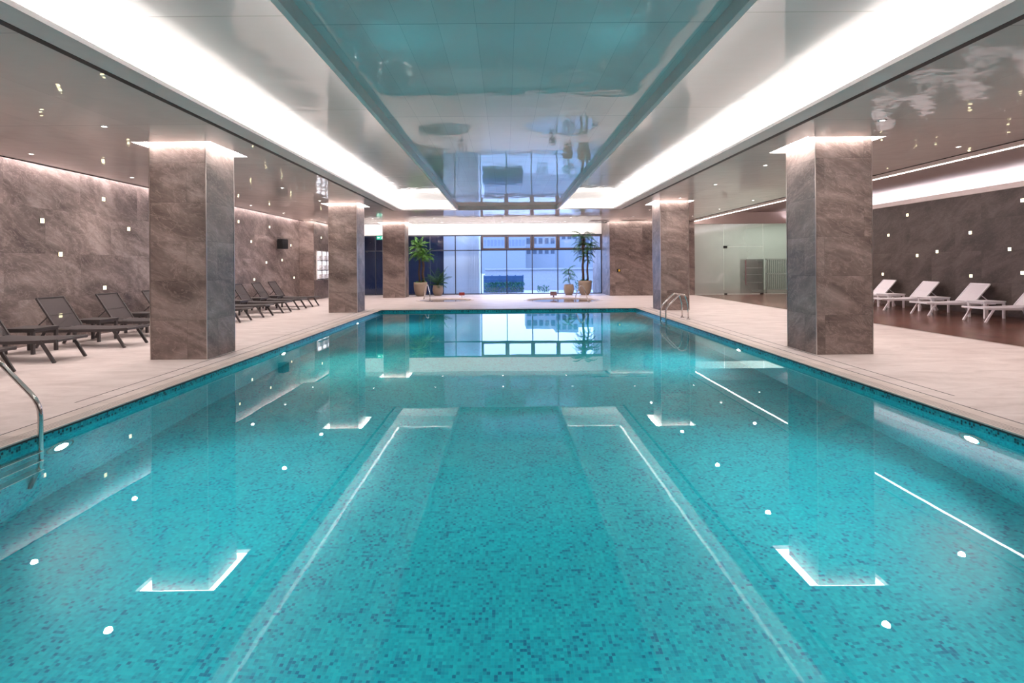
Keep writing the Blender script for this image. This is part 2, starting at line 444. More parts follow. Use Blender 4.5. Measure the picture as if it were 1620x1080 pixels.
for xx in (PX0-.32, PX0-.57, PX1+.32, PX1+.57): t.box(xx-.007, xx+.007, PY0 if abs(xx-.09) < 4.7 else 6.0, PY1+.3, -.01, .0015)
t.box(PX0-.32, PX1+.32, PY1+.31, PY1+.325, -.01, .0015)
struct(t.build('trim_2', M['black']))
# pool basin
pb = B()
def basin(b, z0, z1, floor=True):
    b.quad((PX0, PY0, z0), (PX0, PY0, z1), (PX0, PY1, z1), (PX0, PY1, z0))
    b.quad((PX1, PY0, z0), (PX1, PY1, z0), (PX1, PY1, z1), (PX1, PY0, z1))
    b.quad((PX0, PY1, z0), (PX0, PY1, z1), (PX1, PY1, z1), (PX1, PY1, z0))
    b.quad((PX0, PY0, z0), (PX1, PY0, z0), (PX1, PY0, z1), (PX0, PY0, z1))
    if floor: b.quad((PX0, PY0, z0), (PX1, PY0, z0), (PX1, PY1, z0), (PX0, PY1, z0))
basin(pb, PD, -.11); pob = struct(pb.build('pool_basin', M['mosaic']))
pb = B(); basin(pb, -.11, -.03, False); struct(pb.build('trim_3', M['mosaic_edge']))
wt = B(); wt.box(PX0-.01, PX1+.01, PY0-.01, PY1+.01, PD-.02, WZ)
o = wt.build('pool_water', M['water']); tag(o, 'still clear turquoise water filling the large rectangular swimming pool', 'water', kind='stuff')

# floor of the wood lounge
struct(B().box(9.0, 17, YB, 30.5, -.2, .002).build('floor_2', M['wood']))
struct(B().box(8.97, 9.01, YB, 25.9, -.05, .006).build('trim_4', M['trim']))

# ------------------------------------------------------------------ ceiling
tray = [(CX-3.88, CX-1.86, -3.6, 19.65), (CX+1.86, CX+3.88, -3.6, 19.65)]
mid = (CX-1.80, CX+1.80, -3.6, 19.65)
recess = [(c[0]-.20, c[1]+.15, c[2]-.13, c[3]+.22) for c in COLS]
gaps = [(4.79, 8.6, 25.33, 25.5), (4.79, 4.94, 25.5, 26.3), (-9.0, -8.45, 23.95, 24.1), (-8.6, -8.45, 24.1, 26.3)]
soff = plate(-9.0, 8.6, YB, 26.3, ZC, tray+[mid]+recess+gaps, 0, True)
struct(soff.build('ceiling', M['ceil']))
# lips round the trays, grey
sk = B()
def skirt(b, h, z0, z1):
    x0, x1, y0, y1 = h
    b.quad((x0, y0, z0), (x0, y1, z0), (x0, y1, z1), (x0, y0, z1)); b.quad((x1, y0, z0), (x1, y0, z1), (x1, y1, z1), (x1, y1, z0))
    b.quad((x0, y0, z0), (x0, y0, z1), (x1, y0, z1), (x1, y0, z0)); b.quad((x0, y1, z0), (x1, y1, z0), (x1, y1, z1), (x0, y1, z1))
for h in tray: skirt(sk, h, ZC, ZC+.05)
skirt(sk, mid, ZC, ZC+.14)
for s_ in (-1, 1):   # flat grey border between black slot and cove
    xa, xb = sorted((CX+s_*3.881, CX+s_*4.16)); sk.quad((xa, YB, ZC-.003), (xa, 19.65, ZC-.003), (xb, 19.65, ZC-.003), (xb, YB, ZC-.003))
    xa, xb = sorted((CX+s_*1.80, CX+s_*1.859)); sk.quad((xa, YB, ZC-.003), (xa, 19.65, ZC-.003), (xb, 19.65, ZC-.003), (xb, YB, ZC-.003))
sk.quad((CX-1.86, 19.651, ZC-.003), (CX-1.86, 19.75, ZC-.003), (CX+1.86, 19.75, ZC-.003), (CX+1.86, 19.651, ZC-.003))
struct(sk.build('trim_5', M['lip']))
sl = B()
for s_ in (-1, 1):
    xa, xb = sorted((CX+s_*4.16, CX+s_*4.24)); sl.box(xa, xb, YB, 19.8, ZC-.006, ZC-.001)
sl.box(8.585, 8.615, YB, 25.3, ZC-.012, ZC-.001); sl.box(-9.02, -8.985, YB, 23.95, ZC-.012, ZC-.001)
struct(sl.build('trim_6', M['black']))
# raised centre
struct(B().box(mid[0], mid[1], mid[2], mid[3], ZC+.14, ZC+.2).build('ceiling_2', M['ceil_mid']))
# trays
for i, s_ in enumerate((-1, 1)):
    b = B(); a, c = CX+s_*1.83, CX+s_*4.5; zt = ZC+.41; x0, x1 = min(a, c), max(a, c)
    b.quad((x0, -3.7, zt), (x0, 20.0, zt), (x1, 20.0, zt), (x1, -3.7, zt))
    struct(b.build('ceiling_%d' % (3+i), M['tray']))
    b = B(); b.quad((c, -3.7, ZC+.05), (c, 20.0, ZC+.05), (c, 20.0, zt), (c, -3.7, zt)); b.quad((a, -3.7, ZC+.05), (a, 20.0, ZC+.05), (a, 20.0, zt), (a, -3.7, zt))
    b.quad((x0, 20.0, ZC+.05), (x1, 20.0, ZC+.05), (x1, 20.0, zt), (x0, 20.0, zt)); b.quad((x0, -3.7, ZC+.05), (x1, -3.7, ZC+.05), (x1, -3.7, zt), (x0, -3.7, zt))
    e1, e2 = sorted((CX+s_*3.88, c)); b.quad((e1, -3.7, ZC+.05), (e1, 20, ZC+.05), (e2, 20, ZC+.05), (e2, -3.7, ZC+.05))
    b.quad((x0, 19.65, ZC+.05), (x1, 19.65, ZC+.05), (x1, 20, ZC+.05), (x0, 20, ZC+.05))
    e1, e2 = sorted((CX+s_*4.045, CX+s_*4.125)); b.box(e1, e2, -3.7, 20, ZC+.051, ZC+.068)
    struct(b.build('trim_%d' % (7+i), M['white']))
    # LED strips
    b = B(); l0, l1 = CX+s_*4.05, CX+s_*4.12; b.quad((l0, -3.5, ZC+.07), (l1, -3.5, ZC+.07), (l1, 19.8, ZC+.07), (l0, 19.8, ZC+.07))
    struct(b.build('cove_light_strip', M['led_tray']))
    b = B(); l0, l1 = sorted((CX+s_*1.835, CX+s_*1.845)); b.box(l0, l1, -3.5, 19.6, ZC+.06, ZC+.09)
    b.box(x0+.1, x1-.4, 19.86, 19.89, ZC+.055, ZC+.065)
    struct(b.build('cove_light_strip', M['led_tray_in']))
# column recess boxes with light
for h, c in zip(recess, COLS):
    b = B(); skirt(b, h, ZC, ZC+.07); struct(b.build('trim_9', M['white']))
    b = B(); b.quad((h[0], h[2], ZC+.07), (h[0], h[3], ZC+.07), (h[1], h[3], ZC+.07), (h[1], h[2], ZC+.07)); struct(b.build('column_light_panel', M['led_col']))
b = B()
for h in gaps: skirt(b, h, ZC, ZC+.16)
struct(b.build('trim_10', M['white']))
b = B()
for h in gaps: b.quad((h[0], h[2], ZC+.16), (h[0], h[3], ZC+.16), (h[1], h[3], ZC+.16), (h[1], h[2], ZC+.16))
struct(b.build('gap_light_strip', M['led_col']))
# left wall slot
b = B(); b.quad((-9.0, YB, ZC), (-9.0, 23.95, ZC), (-9.0, 23.95, 3.8), (-9.0, YB, 3.8)); b.quad((WL, YB, 3.8), (-9.0, YB, 3.8), (-9.0, 24.1, 3.8), (WL, 24.1, 3.8)); struct(b.build('trim_11', M['white']))
struct(B().box(-9.19, -9.12, YB+.1, 24.0, 3.74, 3.76).build('wall_light_strip', M['led_wall']))
# right: LED line, upper warm ceiling, ledge
b = B(); b.quad((8.6, YB, ZC), (8.6, 25.5, ZC), (9.02, 25.5, ZC), (9.02, YB, ZC)); b.quad((9.09, YB, ZC), (9.09, 25.9, ZC), (9.09, 25.9, 3.96), (9.09, YB, 3.96))
b.quad((8.6, 25.5, ZC), (8.6, 25.9, ZC), (9.09, 25.9, ZC), (9.09, 25.5, ZC)); struct(b.build('trim_12', M['lip']))
struct(B().box(9.02, 9.09, YB, 25.88, ZC-.004, ZC+.02).build('ceiling_light_line', M['led_line']))
struct(B().box(9.09, 14.3, YB, 25.9, 3.96, 4.02).build('ceiling_5', M['brown_ceil']))
struct(B().box(WR, 14.3, YB, 25.9, -.2, 3.44).build('wall_right', M['stone_right']))
struct(B().box(WR-.06, 14.0, YB, 25.9, 3.44, 3.56).box(WR-.04, WR-.01, YB, 25.9, 3.56, 3.60).build('trim_13', M['lip'], bevel=.01))
struct(B().box(13.85, 14.3, YB, 25.9, 3.56, 3.96).build('wall_right_upper', M['white']))
struct(B().box(13.56, 13.62, YB, 25.85, 3.565, 3.575).build('ledge_light_strip', M['led_ledge']))
# far cove
b = B(); b.quad((-9.25, 26.3, ZC), (-9.25, 26.3, 4.0), (4.94, 26.3, 4.0), (4.94, 26.3, ZC)); b.quad((-9.25, 26.3, 4.0), (-9.25, YW, 4.0), (4.94, YW, 4.0), (4.94, 26.3, 4.0))
struct(b.build('trim_14', M['white']))
struct(B().box(-8.55, 4.9, 26.33, 26.35, 3.62, 3.68).build('window_cove_light_strip', M['led_far']))
struct(B().box(-8.6, 4.94, YW-.02, YW+.2, 3.06, 4.05).build('wall_far', M['white']))
# walls and outer shell
struct(B().box(WL-.3, WL, YB, YW, -.2, 4.1).build('wall_left', M['stone_left']))
struct(B().box(WL-.1, -8.6, 24.1, 28.2, -.1, 4.1).build('wall_left_pier', M['stone']))
struct(B().box(4.94, 8.97, 25.5, 30.5, -.1, 4.1).build('wall_far_right', M['stone']))
struct(B().box(WL-.3, 14.3, YB-.3, YB, -.2, 4.1).build('wall_back', M['stone']))
struct(B().box(WL-.4, 17.2, YB-.4, 27.75, 4.08, 4.3).box(8.9, 17.2, 27.75, 30.7, 4.08, 4.3).build('ceiling_6', M['lip']))

# columns
for i, (x0, x1, y0, y1) in enumerate(COLS):
    o = struct(B().box(x0, x1, y0, y1, -.05, ZC+.155).build('column', M['stone'], bevel=.004))
    t = B()
    for xx in (x0, x1):
        for yy in (y0, y1): t.box(xx-.006, xx+.006, yy-.006, yy+.006, 0, ZC+.15)
    t.build('corner_trim', M['trim'], o)

# ------------------------------------------------------------------ windows
mx = [-8.6, -6.7, -5.30, -3.90, -2.59, -1.26, .05, 1.36, 2.67, 3.98, 4.94]
for i in range(10):
    x0, x1 = mx[i], mx[i+1]; op = 5 <= i <= 9
    r = struct(empty('window_%d' % (i+1), ((x0+x1)/2, YW+.05, 0)))
    def L(b): b.v = [(v[0]-(x0+x1)/2, v[1]-YW-.05, v[2]) for v in b.v]; return b
    f = B(); tk = .035 if i != 3 else .02
    f.box(x0-tk*.5, x0+tk*.5+.01, YW, YW+.12, 0, 3.06); f.box(x0, x1, YW, YW+.1, 0, .045); f.box(x0, x1, YW, YW+.1, 3.0, 3.06); f.box(x0, x1, YW, YW+.1, 2.24, 2.29)
    if i == 9: f.box(x1-.05, x1, YW, YW+.12, 0, 3.06)
    L(f).build('window_frame', M['winframe'], r)
    if op and x1-x0 > .5:
        s = B(); a = .03; tt = .085; X0, X1, Z0, Z1 = x0+a, x1-.01, 2.28, 3.02
        s.box(X0, X1, YW-.03, YW+.06, Z0, Z0+tt); s.box(X0, X1, YW-.03, YW+.06, Z1-tt, Z1); s.box(X0, X0+tt, YW-.03, YW+.06, Z0+tt, Z1-tt); s.box(X1-tt, X1, YW-.03, YW+.06, Z0+tt, Z1-tt)
        L(s).build('sash', M['sash'], r)
    p_ = B(); p_.quad((x0+.02, YW+.05, .04), (x1, YW+.05, .04), (x1, YW+.05, 2.25), (x0+.02, YW+.05, 2.25)); L(p_).build('pane', M['glass'], r)
    p_ = B(); p_.quad((x0+.02, YW+.05, 2.28), (x1, YW+.05, 2.28), (x1, YW+.05, 3.02), (x0+.02, YW+.05, 3.02)); L(p_).build('pane', M['glass'], r)

# ------------------------------------------------------------------ outside
struct(B().box(-60, 60, YW+.15, 240, -.5, -.2).build('outdoor_ground', M['outground']))
struct(B().box(-14, -3.42, 29.6, 29.9, -.3, 4.6).box(-9.5, -9.2, 27.8, 29.9, -.3, 4.6).box(-9.5, -3.42, 27.8, 29.9, 4.3, 4.6).build('dark_room_box', M['darkroom']))  # navy box for the dark room beyond, its darkness put into the colour
b = B(); b.box(-3.40, -1.40, 29.5, 29.9, -.3, 9)
x = -3.3
b2 = B()
for k in range(7): xx = -2.02+k*.088; b2.box(xx, xx+.04, 29.40, 29.52, -.3, 9)
o = struct(b.build('outdoor_pillar', M['outwhite'])); b2.build('rib', M['outwhite'], o)
struct(B().box(-1.4, 30, 36, 36.4, -.3, 1.25).box(-1.4, 30, 35.9, 36.4, 1.17, 1.27).build('outdoor_retaining_wall', M['concrete']))
o = B().box(-1.38, 1.1, 33.2, 33.26, -.25, .84)
for k in range(6): o.box(-1.36+k*.48, -1.30+k*.48, 33.14, 33.2, -.25, .88)
tag(o.build('garden_fence', M['fence']), 'low dark blue garden fence outside behind the hedge, seen through the windows', 'fence')
def bush(name, x0, x1, y, z0, z1, n, m, label):
    b = B(); rnd = random.Random(name+str(x0))
    for k in range(n):
        c = Vector((rnd.uniform(x0, x1), y+rnd.uniform(-.2, .2), z0+(z1-z0)*rnd.random()**.7)); d = Vector((rnd.uniform(-1, 1), rnd.uniform(-1, 1), rnd.uniform(.1, 1))).normalized(); sd = d.cross(Vector((rnd.random(), rnd.random(), 1))).normalized(); L_ = rnd.uniform(.07, .15)
        b.add([c-sd*L_*.25, c+d*L_*.5-sd*.0+sd*L_*.3, c+d*L_, c+d*L_*.5-sd*L_*.3], [(0, 1, 2, 3)])
    for k in range(8):
        xx = x0+(x1-x0)*(k+.5)/8; b.tube([(xx, y, z0-.2), (xx+.03, y, (z0+z1)/2)], .01, 5)
    return tag(b.build(name, m), label, 'hedge' if 'hedge' in name else 'shrub')
bush('hedge', -1.3, 1.1, 32.6, -.2, .42, 900, M['leaf_blue'], 'low leafy green hedge outside in front of the blue garden fence')
bush('garden_shrub', 1.9, 2.6, 32.6, -.2, .18, 120, M['leaf_blue'], 'small low shrub outside, right of the hedge beyond the windows')
bush('garden_shrub', 4.2, 5.2, 32.6, -.2, .5, 160, M['leaf_blue'], 'taller shrub outside the window behind the big right palm')
def block(x0, x1, y, z1, nx, nz, label, z0=0.5):
    r = B().box(x0, x1, y, y+8, -.3, z1).build('apartment_building', M['bld']); tag(r, label, 'building', 'buildings beyond the garden')
    proto = None; W = (x1-x0)/nx; Hh = 2.2
    for i in range(nx):
        for k in range(nz):
            if proto is None:
                proto = B().box(-W*.32, W*.32, -.06, .05, 0, 1.25).build('window', M['tower_glass'] if nz > 1 else M['bldglass'], r); c = proto
            else:
                c = proto.copy(); col.objects.link(c); c.parent = r
            c.location = (x0+(i+.5)*W, y, z1-1.9-k*Hh)
    return r
block(-8, 4.0, 108, 7.2, 17, 1, 'long low pale building far outside with a row of dark windows')
block(4.4, 11, 118, 12.4, 5, 4, 'pale apartment block far outside, the tallest, mirrored upside down in the pool')
block(11.0, 16, 119, 13.4, 4, 3, 'pale apartment block far outside, right of the tallest one')
block(16.0, 24, 119, 12.2, 6, 4, 'wide pale apartment block far outside, rightmost in the pool reflection')

# ------------------------------------------------------------------ spas
for (cx, cyy, r), nm, lb in zip(spa, ('right', 'left'), ('round sunken whirlpool spa with bright reflecting water, right of the deck by the palms', 'smaller round sunken whirlpool spa in the deck near the left potted palm')):
    o = B().lathe([(r+.10, .004), (r, .008), (r-.02, -.02), (r-.02, -.8), (0.01, -.8)], 64).build('spa_pool', M['coping']); o.location = (cx, cyy, 0)
    tag(o, lb, 'whirlpool')
    ww = B().disc((0, 0, -.03), r-.02, 64).build('water', M['spa_water'], o)
    B().lathe([(r+.12, .001), (r+.12, .012), (r+.02, .014), (r+.0, .0)], 64).build('rim', M['coping'], o)

def arch(pts, r=.02):
    "smooth tube through points"
    out = []
    for i in range(len(pts)):
        if i == 0 or i == len(pts)-1: out.append(Vector(pts[i])); continue
        a, b_, c = Vector(pts[i-1]), Vector(pts[i]), Vector(pts[i+1])
        k = min(.12, (b_-a).length*.45, (c-b_).length*.45)
        p0 = b_+(a-b_).normalized()*k; p1 = b_+(c-b_).normalized()*k
        for t_ in (0, .25, .5, .75, 1): out.append(p0*(1-t_)**2+b_*2*t_*(1-t_)+p1*t_*t_)
    return out
# spa rails
def spa_rail(x, y, ang, label):
    sgn = 1; r = empty('spa_handrail', (x, y, 0), ang)
    B().tube(arch([(-.24*sgn, 0, -.35), (-.24*sgn, 0, .25), (-.05*sgn, 0, .66), (.1*sgn, 0, .62), (.32*sgn, 0, .0)]), .021, 10).build('rail', M['steel'], r, True)
    B().lathe([(.045, 0), (.045, .012), (.02, .02)], 16, (.32*sgn, 0, 0)).build('flange', M['steel'], r, True)
    return tag(r, label, 'handrail')
spa_rail(3.0, 21.42, -.57, 'curved steel handrail at the front edge of the right whirlpool spa')
spa_rail(-3.46, 23.64, 2.21, 'thin curved steel handrail beside the left whirlpool spa')
# pool ladders
def ladder(y0, y1, sgn, xe, name_lbl):
    r = empty('pool_ladder', (xe, (y0+y1)/2, 0)); w = (y1-y0)/2
    for s_ in (-1, 1):
        B().tube(arch([(-.22*sgn, s_*w, -1.25), (-.10*sgn, s_*w, -.85), (-.06*sgn, s_*w, .30), (.27*sgn, s_*w, .68), (.45*sgn, s_*w, .66), (.55*sgn, s_*w, .0)] if False else [(.0*sgn, s_*w, -1.25), (-.10*sgn, s_*w, -.62), (-.10*sgn, s_*w, .30), (.27*sgn, s_*w, .68), (.42*sgn, s_*w, .66), (.50*sgn, s_*w, .40), (.50*sgn, s_*w, .0)]), .021, 12).build('rail', M['steel'], r, True)
        B().lathe([(.05, 0), (.05, .015), (.024, .03)], 16, (.50*sgn, s_*w, 0)).build('flange', M['steel'], r, True)
    for k in range(3):
        z = -.22-.27*k; B().box(min(-.14*sgn, -.04*sgn), max(-.14*sgn, -.04*sgn), -w, w, z-.012, z+.012).build('tread', M['steel'], r, bevel=.006)
    return tag(r, name_lbl, 'ladder')
ladder(4.20, 4.78, -1, PX0, 'near stainless steel pool ladder cut by the left edge of the photo')
ladder(14.45, 14.95, 1, PX1-.03, 'far stainless steel pool ladder with two arched rails on the right pool edge')

# ------------------------------------------------------------------ pool lamps
def pool_lamp(loc, ang, label, m):
    r = empty('underwater_lamp', loc, ang)           # local +x looks into the pool
    B().lathe([(.15, 0), (.15, .02), (.095, .03), (.09, .0)], 28).build('bezel', M['steel'], r, True).rotation_euler = (0, PI/2, 0)
    B().disc((.022, 0, 0), .075, 28, 'x').build('lens', m, r)
    l = bpy.data.lights.new('lamp_beam', 'SPOT'); l.energy = BEAM_W; l.spot_size = math.radians(120); l.spot_blend = 1.0; l.shadow_soft_size = .09; l.color = (.9, 1, .8) if 'warm' in m.name else (.80, .98, 1)
    lo = bpy.data.objects.new('lamp_beam', l); col.objects.link(lo); lo.parent = r; lo.location = (.06, 0, 0); lo.rotation_euler = (0, -PI/2+.38, 0)
    l2 = bpy.data.lights.new('lamp_core_beam', 'SPOT'); l2.energy = BEAM_W*.9; l2.spot_size = math.radians(34); l2.spot_blend = 1.0; l2.shadow_soft_size = .06; l2.color = l.color
    lo = bpy.data.objects.new('lamp_core_beam', l2); col.objects.link(lo); lo.parent = r; lo.location = (.06, 0, 0); lo.rotation_euler = (0, -PI/2+.10, 0)
    return tag(r, label, 'pool light', 'underwater lamps on the pool walls')
words = ['nearest', 'middle', 'farthest']
for k, y in enumerate((5.1, 10.2, 15.3)):
    pool_lamp((PX0, y, -.48), 0, 'round underwater lamp glowing on the left pool wall, %s of three' % words[k], M['poollens_warm'] if k == 1 else M['poollens'])
    pool_lamp((PX1, y, -.48), PI, 'round underwater lamp glowing on the right pool wall, %s of three' % words[k], M['poollens'])
for s_, nm in ((-1, 'left'), (1, 'right')):
    pool_lamp((CX+s_*2.1, PY0, -.48), PI/2, 'added unseen underwater lamp lighting the floor from the near pool wall, %s one' % nm, M['poollens'])  # unseen lamps, added to light the near pool floor

# ------------------------------------------------------------------ downlights
def downlight(loc, power=SPOT_W):
    r = empty('downlight', loc)
    B().lathe([(.05, -.001), (.05, -.008), (.034, -.010), (.032, .0)], 20).build('trim_ring', M['white'], r, True)
    B().disc((0, 0, -.005), .031, 20, 'z', True).build('lens', M['downlens'], r)
    l = bpy.data.lights.new('downlight_beam', 'SPOT'); l.energy = power; l.spot_size = math.radians(155); l.spot_blend = 1.0; l.shadow_soft_size = .05; l.color = warm
    lo = bpy.data.objects.new('downlight_beam', l); col.objects.link(lo); lo.parent = r; lo.location = (0, 0, -.03)
    return r
ords = ['nearest', 'second', 'third', 'fourth', 'fifth', 'sixth', 'seventh', 'eighth', 'ninth', 'tenth']
base = None
def place_down(x, y, z, label, group):
    global base
    if base is None: base = downlight((x, y, z)); r = base
    else: r = dup(base, (x, y, z))
    tag(r, label, 'downlight', group); return r
rows = [(-5.70, [4.9, 7.65, 11.1, 13.75, 16.5, 20.0], 'inner row over the left deck'), (5.38, [4.9, 7.65, 11.1, 13.75, 16.5, 20.0], 'inner row over the right deck'),
        (-8.33, [6.7, 9.45, 12.0, 14.8, 17.6, 20.2, 23.1], 'outer row near the left wall'), (7.98, [6.7, 9.45, 12.0, 14.7, 17.3, 20.0, 22.9], 'outer row over the right deck')]
for x, ys, nm in rows:
    for k, y in enumerate(ys): place_down(x, y, ZC, 'small round ceiling downlight, %s in the %s' % (ords[k], nm), 'downlights along the deck ceilings')
for k, x in enumerate((-5.66, -3.03, -.15, 2.8, 5.45)): place_down(x, 22.9, ZC, 'small ceiling downlight beyond the pool, %s from left in the nearer row' % ['first', 'second', 'third', 'fourth', 'fifth'][k], 'downlights beyond the pool')
for k, x in enumerate((-2.98, -.16, 2.8)): place_down(x, 25.2, ZC, 'small round ceiling downlight near the windows, %s from left in the last row' % ['first', 'second', 'third'][k], 'downlights by the windows')
for k, (x, y) in enumerate(((11.0, 23.4), (12.6, 23.4), (11.0, 18.0), (12.6, 20.6))): place_down(x, y, 3.96, 'downlight in the warm ceiling above the wooden floor, %s' % ['left near the glass wall', 'right near the glass wall', 'hidden by the column', 'third from the glass'][k], 'downlights in the warm ceiling')
struct(B().box(9.10, 9.115, YB+.1, 25.7, 3.62, 3.67).build('soffit_fill_strip', M['fill_soffit']))  # hidden glowing strip, added to brighten the white loungers and warm ceiling

# ------------------------------------------------------------------ square wall lights
def square_light(loc, ang):
    r = empty('wall_light', loc, ang)
    B().box(-.002, .012, -.05, .05, -.05, .05).build('housing', M['trim'], r)
    B().box(.010, .016, -.042, .042, -.042, .042).build('lens', M['square'], r)
    return r
def proj(px, py, X):
    dx = (px-800) - .0077*(py-419); dyy = (py-419) + .0077*(px-800)
    y = X*850/dx; return y, 1.5 - dyy*y/850
sb = square_light((WL, 3, 2), 0)
left_l = [(163, 315, 'highest on the near part'), (66, 349, 'upper, left of the highest'), (203, 362, 'upper, just left of the big column'), (95, 402, 'middle height on the near part'), (165, 455, 'low, above the second reclined backrest'),
          (95, 499, 'lowest, behind a backrest'), (376.7, 350.3, 'highest, just right of the big column'), (426, 359, 'high, left above the speaker'), (397, 382, 'left of the black speaker'),
          (459.7, 388, 'right of the black speaker'), (445.8, 411.3, 'right below the black speaker'), (421, 415, 'left below the black speaker'), (401.7, 442, 'low over far backrests'), (465, 439, 'low, at the far end of the wall')]
first = True
for px, py, nm in left_l:
    y, z = proj(px, py, WL)
    if first: o = sb; o.location = (WL, y, z); first = False
    else: o = dup(sb, (WL, y, z))
    tag(o, 'small glowing square light on the left wall, %s' % nm, 'wall light', 'square lights on the left wall')
y, z = proj(507.8, 375.8, -8.6); o = dup(sb, (-8.6, y, z)); tag(o, 'small glowing square light above the towel niches', 'wall light')
for j, (y, z) in ():
    tag(dup(sb, (WL, y, z)), 'small glowing square light on the left wall, %s' % ('hidden by the big column, mirrored in the pool' if j < 3 else 'just outside the left edge of the photo, mirrored in the glass'), 'wall light', 'square lights hidden by the column' if j < 3 else 'square lights left of the photo edge')
right_l = [(1436, 340, 'highest, right of the big right column'), (1406, 372, 'second height, beside the big right column'), (1535.5, 367.8, 'upper middle of the wall'), (1618, 316.7, 'highest at the photo edge'), (1451.5, 404, 'left one of the middle pair'),
           (1483, 397.8, 'right one of the middle pair'), (1597.8, 394, 'middle height near the right edge'), (1397, 433.5, 'lowest, above the first white backrest'), (1536.7, 436.3, 'low, above the third white backrest'), (1618, 431.6, 'low, cut by the photo edge')]
for px, py, nm in right_l:
    y, z = proj(px, py, WR); o = dup(sb, (WR, y, z), PI); tag(o, 'small glowing square light on the dark right wall, %s' % nm, 'wall light', 'square lights on the right wall')

# ------------------------------------------------------------------ loungers (local: foot end at x=0, head towards +x)
def lounger(name, fm, cm, rise, run):
    r = empty(name)
    hw = .31; hx = 1.32; z = .335
    fr = B()
    for s_ in (-1, 1):
        pts = [(.0, s_*hw, z+.015), (.25, s_*hw, z+.0), (.9, s_*hw, z-.01), (1.90, s_*hw, z-.01)]
        for a, b_ in zip(pts, pts[1:]): fr.bar(a, b_, .032, .055)
    fr.bar((.0, -hw, z+.015), (.0, hw, z+.015), .04, .04); fr.bar((1.90, -hw, z-.01), (1.90, hw, z-.01), .04, .04); fr.bar((1.0, -hw, z-.03), (1.0, hw, z-.03), .03, .03)
    fr.build('frame', fm, r, bevel=.006)
    for s_ in (-1, 1):
        B().bar((.26, s_*(hw+.005), z+.02), (.03, s_*(hw+.005), 0), .032, .05, (1, 0, 0)).build('leg', fm, r, bevel=.006)
        B().bar((1.52, s_*(hw+.005), z+.0), (1.70, s_*(hw+.005), 0), .032, .05, (1, 0, 0)).build('leg', fm, r, bevel=.006)
    st = B(); n = 10
    for i in range(n):
        x0 = .01+(hx-.01)*i/n; x1 = .01+(hx-.01)*(i+1)/n
        f = lambda x: z+.040-.018*math.sin(PI*min(1, x/hx))
        st.quad((x0, -hw+.01, f(x0)), (x1, -hw+.01, f(x1)), (x1, hw-.01, f(x1)), (x0, hw-.01, f(x0)))
        st.quad((x0, -hw+.01, f(x0)-.008), (x0, hw-.01, f(x0)-.008), (x1, hw-.01, f(x1)-.008), (x1, -hw+.01, f(x1)-.008))
    st.build('seat', cm, r)
    top = (hx+run, z+.03+rise); bf = B()
    for s_ in (-1, 1): bf.bar((hx, s_*(hw-.0), z+.03), (top[0], s_*(hw-.0), top[1]), .028, .035)
    bf.bar((top[0], -hw, top[1]), (top[0], hw, top[1]), .03, .03)
    bf.build('backrest_frame', fm, r, bevel=.005)
    B().quad((hx+.01, -hw+.01, z+.045), (hx+.01, hw-.01, z+.045), (top[0], hw-.01, top[1]), (top[0], -hw+.01, top[1])).build('backrest', cm, r)
    s2 = B()
    for s_ in (-1, 1): s2.bar((hx+run*.45, s_*.27, z+.03+rise*.42), (hx+run*.45+.30, s_*.27, z-.0), .018, .018)
    s2.bar((hx+run*.45, -.27, z+.03+rise*.42), (hx+run*.45, .27, z+.03+rise*.42), .02, .02)
    s2.build('backrest_strut', fm, r)
    return r
def table(name, m):
    r = empty(name); w_ = .27
    B().box(-w_-.02, w_+.02, -w_, w_, .425, .455).build('tabletop', m, r, bevel=.005)
    B().box(-w_, w_, -w_+.01, -w_+.03, .385, .425).box(-w_, w_, w_-.03, w_-.01, .385, .425).box(-w_, -w_+.02, -w_+.03, w_-.03, .385, .425).box(w_-.02, w_, -w_+.03, w_-.03, .385, .425).build('apron', m, r)
    for sx in (-1, 1):
        for sy in (-1, 1):
            B().box(sx*(w_-.025)-.025, sx*(w_-.025)+.025, sy*(w_-.03)-.025, sy*(w_-.03)+.025, 0, .425).build('leg', m, r, bevel=.004)
    return r
LY = [7.5, 8.83, 10.40, 11.87, 13.33, 14.8, 16.2, 17.6, 18.95, 20.25]
lp = lounger('sun_lounger', M['dark_frame'], M['dark_fabric'], .57, .37)
lnm = ['nearest, only its foot end in the photo', 'second nearest, at the left edge', 'third nearest, its whole backrest in view', 'fourth nearest, left of the big column', 'fifth, its backrest half behind the big column', 'sixth, just right of the big column', 'fourth from the far end', 'third from the far end', 'second from the far end', 'farthest from the camera, last of the row']
for k, y in enumerate(LY):
    o = lp if k == 0 else dup(lp, (0, 0, 0))
    o.location = (-7.13, y, 0); o.rotation_euler = (0, 0, PI)
    tag(o, 'charcoal mesh sun lounger on the left deck, %s' % lnm[k], 'sun lounger', 'charcoal sun loungers along the left wall')
tp = table('side_table', M['dark_frame'])
for k in range(len(LY)-1):
    o = tp if k == 0 else dup(tp, (0, 0, 0)); o.location = (-8.52, (LY[k]+LY[k+1])/2+.02, 0)
    tag(o, 'charcoal square side table between the %s and %s dark loungers from the camera' % (ords[k], ords[k+1]), 'side table', 'charcoal side tables along the left wall')
RY = [11.6, 13.38, 15.15, 16.9, 18.72]
wp = lounger('sun_lounger', M['white_frame'], M['white_fabric'], .50, .44)
wn = ['nearest, just outside the right edge', 'cut off by the photo edge', 'third from the camera, largest backrest in view', 'fourth from the camera', 'farthest, partly behind the big column']
for k, y in enumerate(RY):
    if k == 0: continue
    o = wp if k == 1 else dup(wp, (0, 0, 0)); o.location = (11.62, y, .002); o.rotation_euler = (0, 0, 0)
    tag(o, 'white sun lounger on the dark wooden floor, %s' % wn[k], 'sun lounger', 'white sun loungers by the right wall')
tw = table('side_table', M['white_frame'])
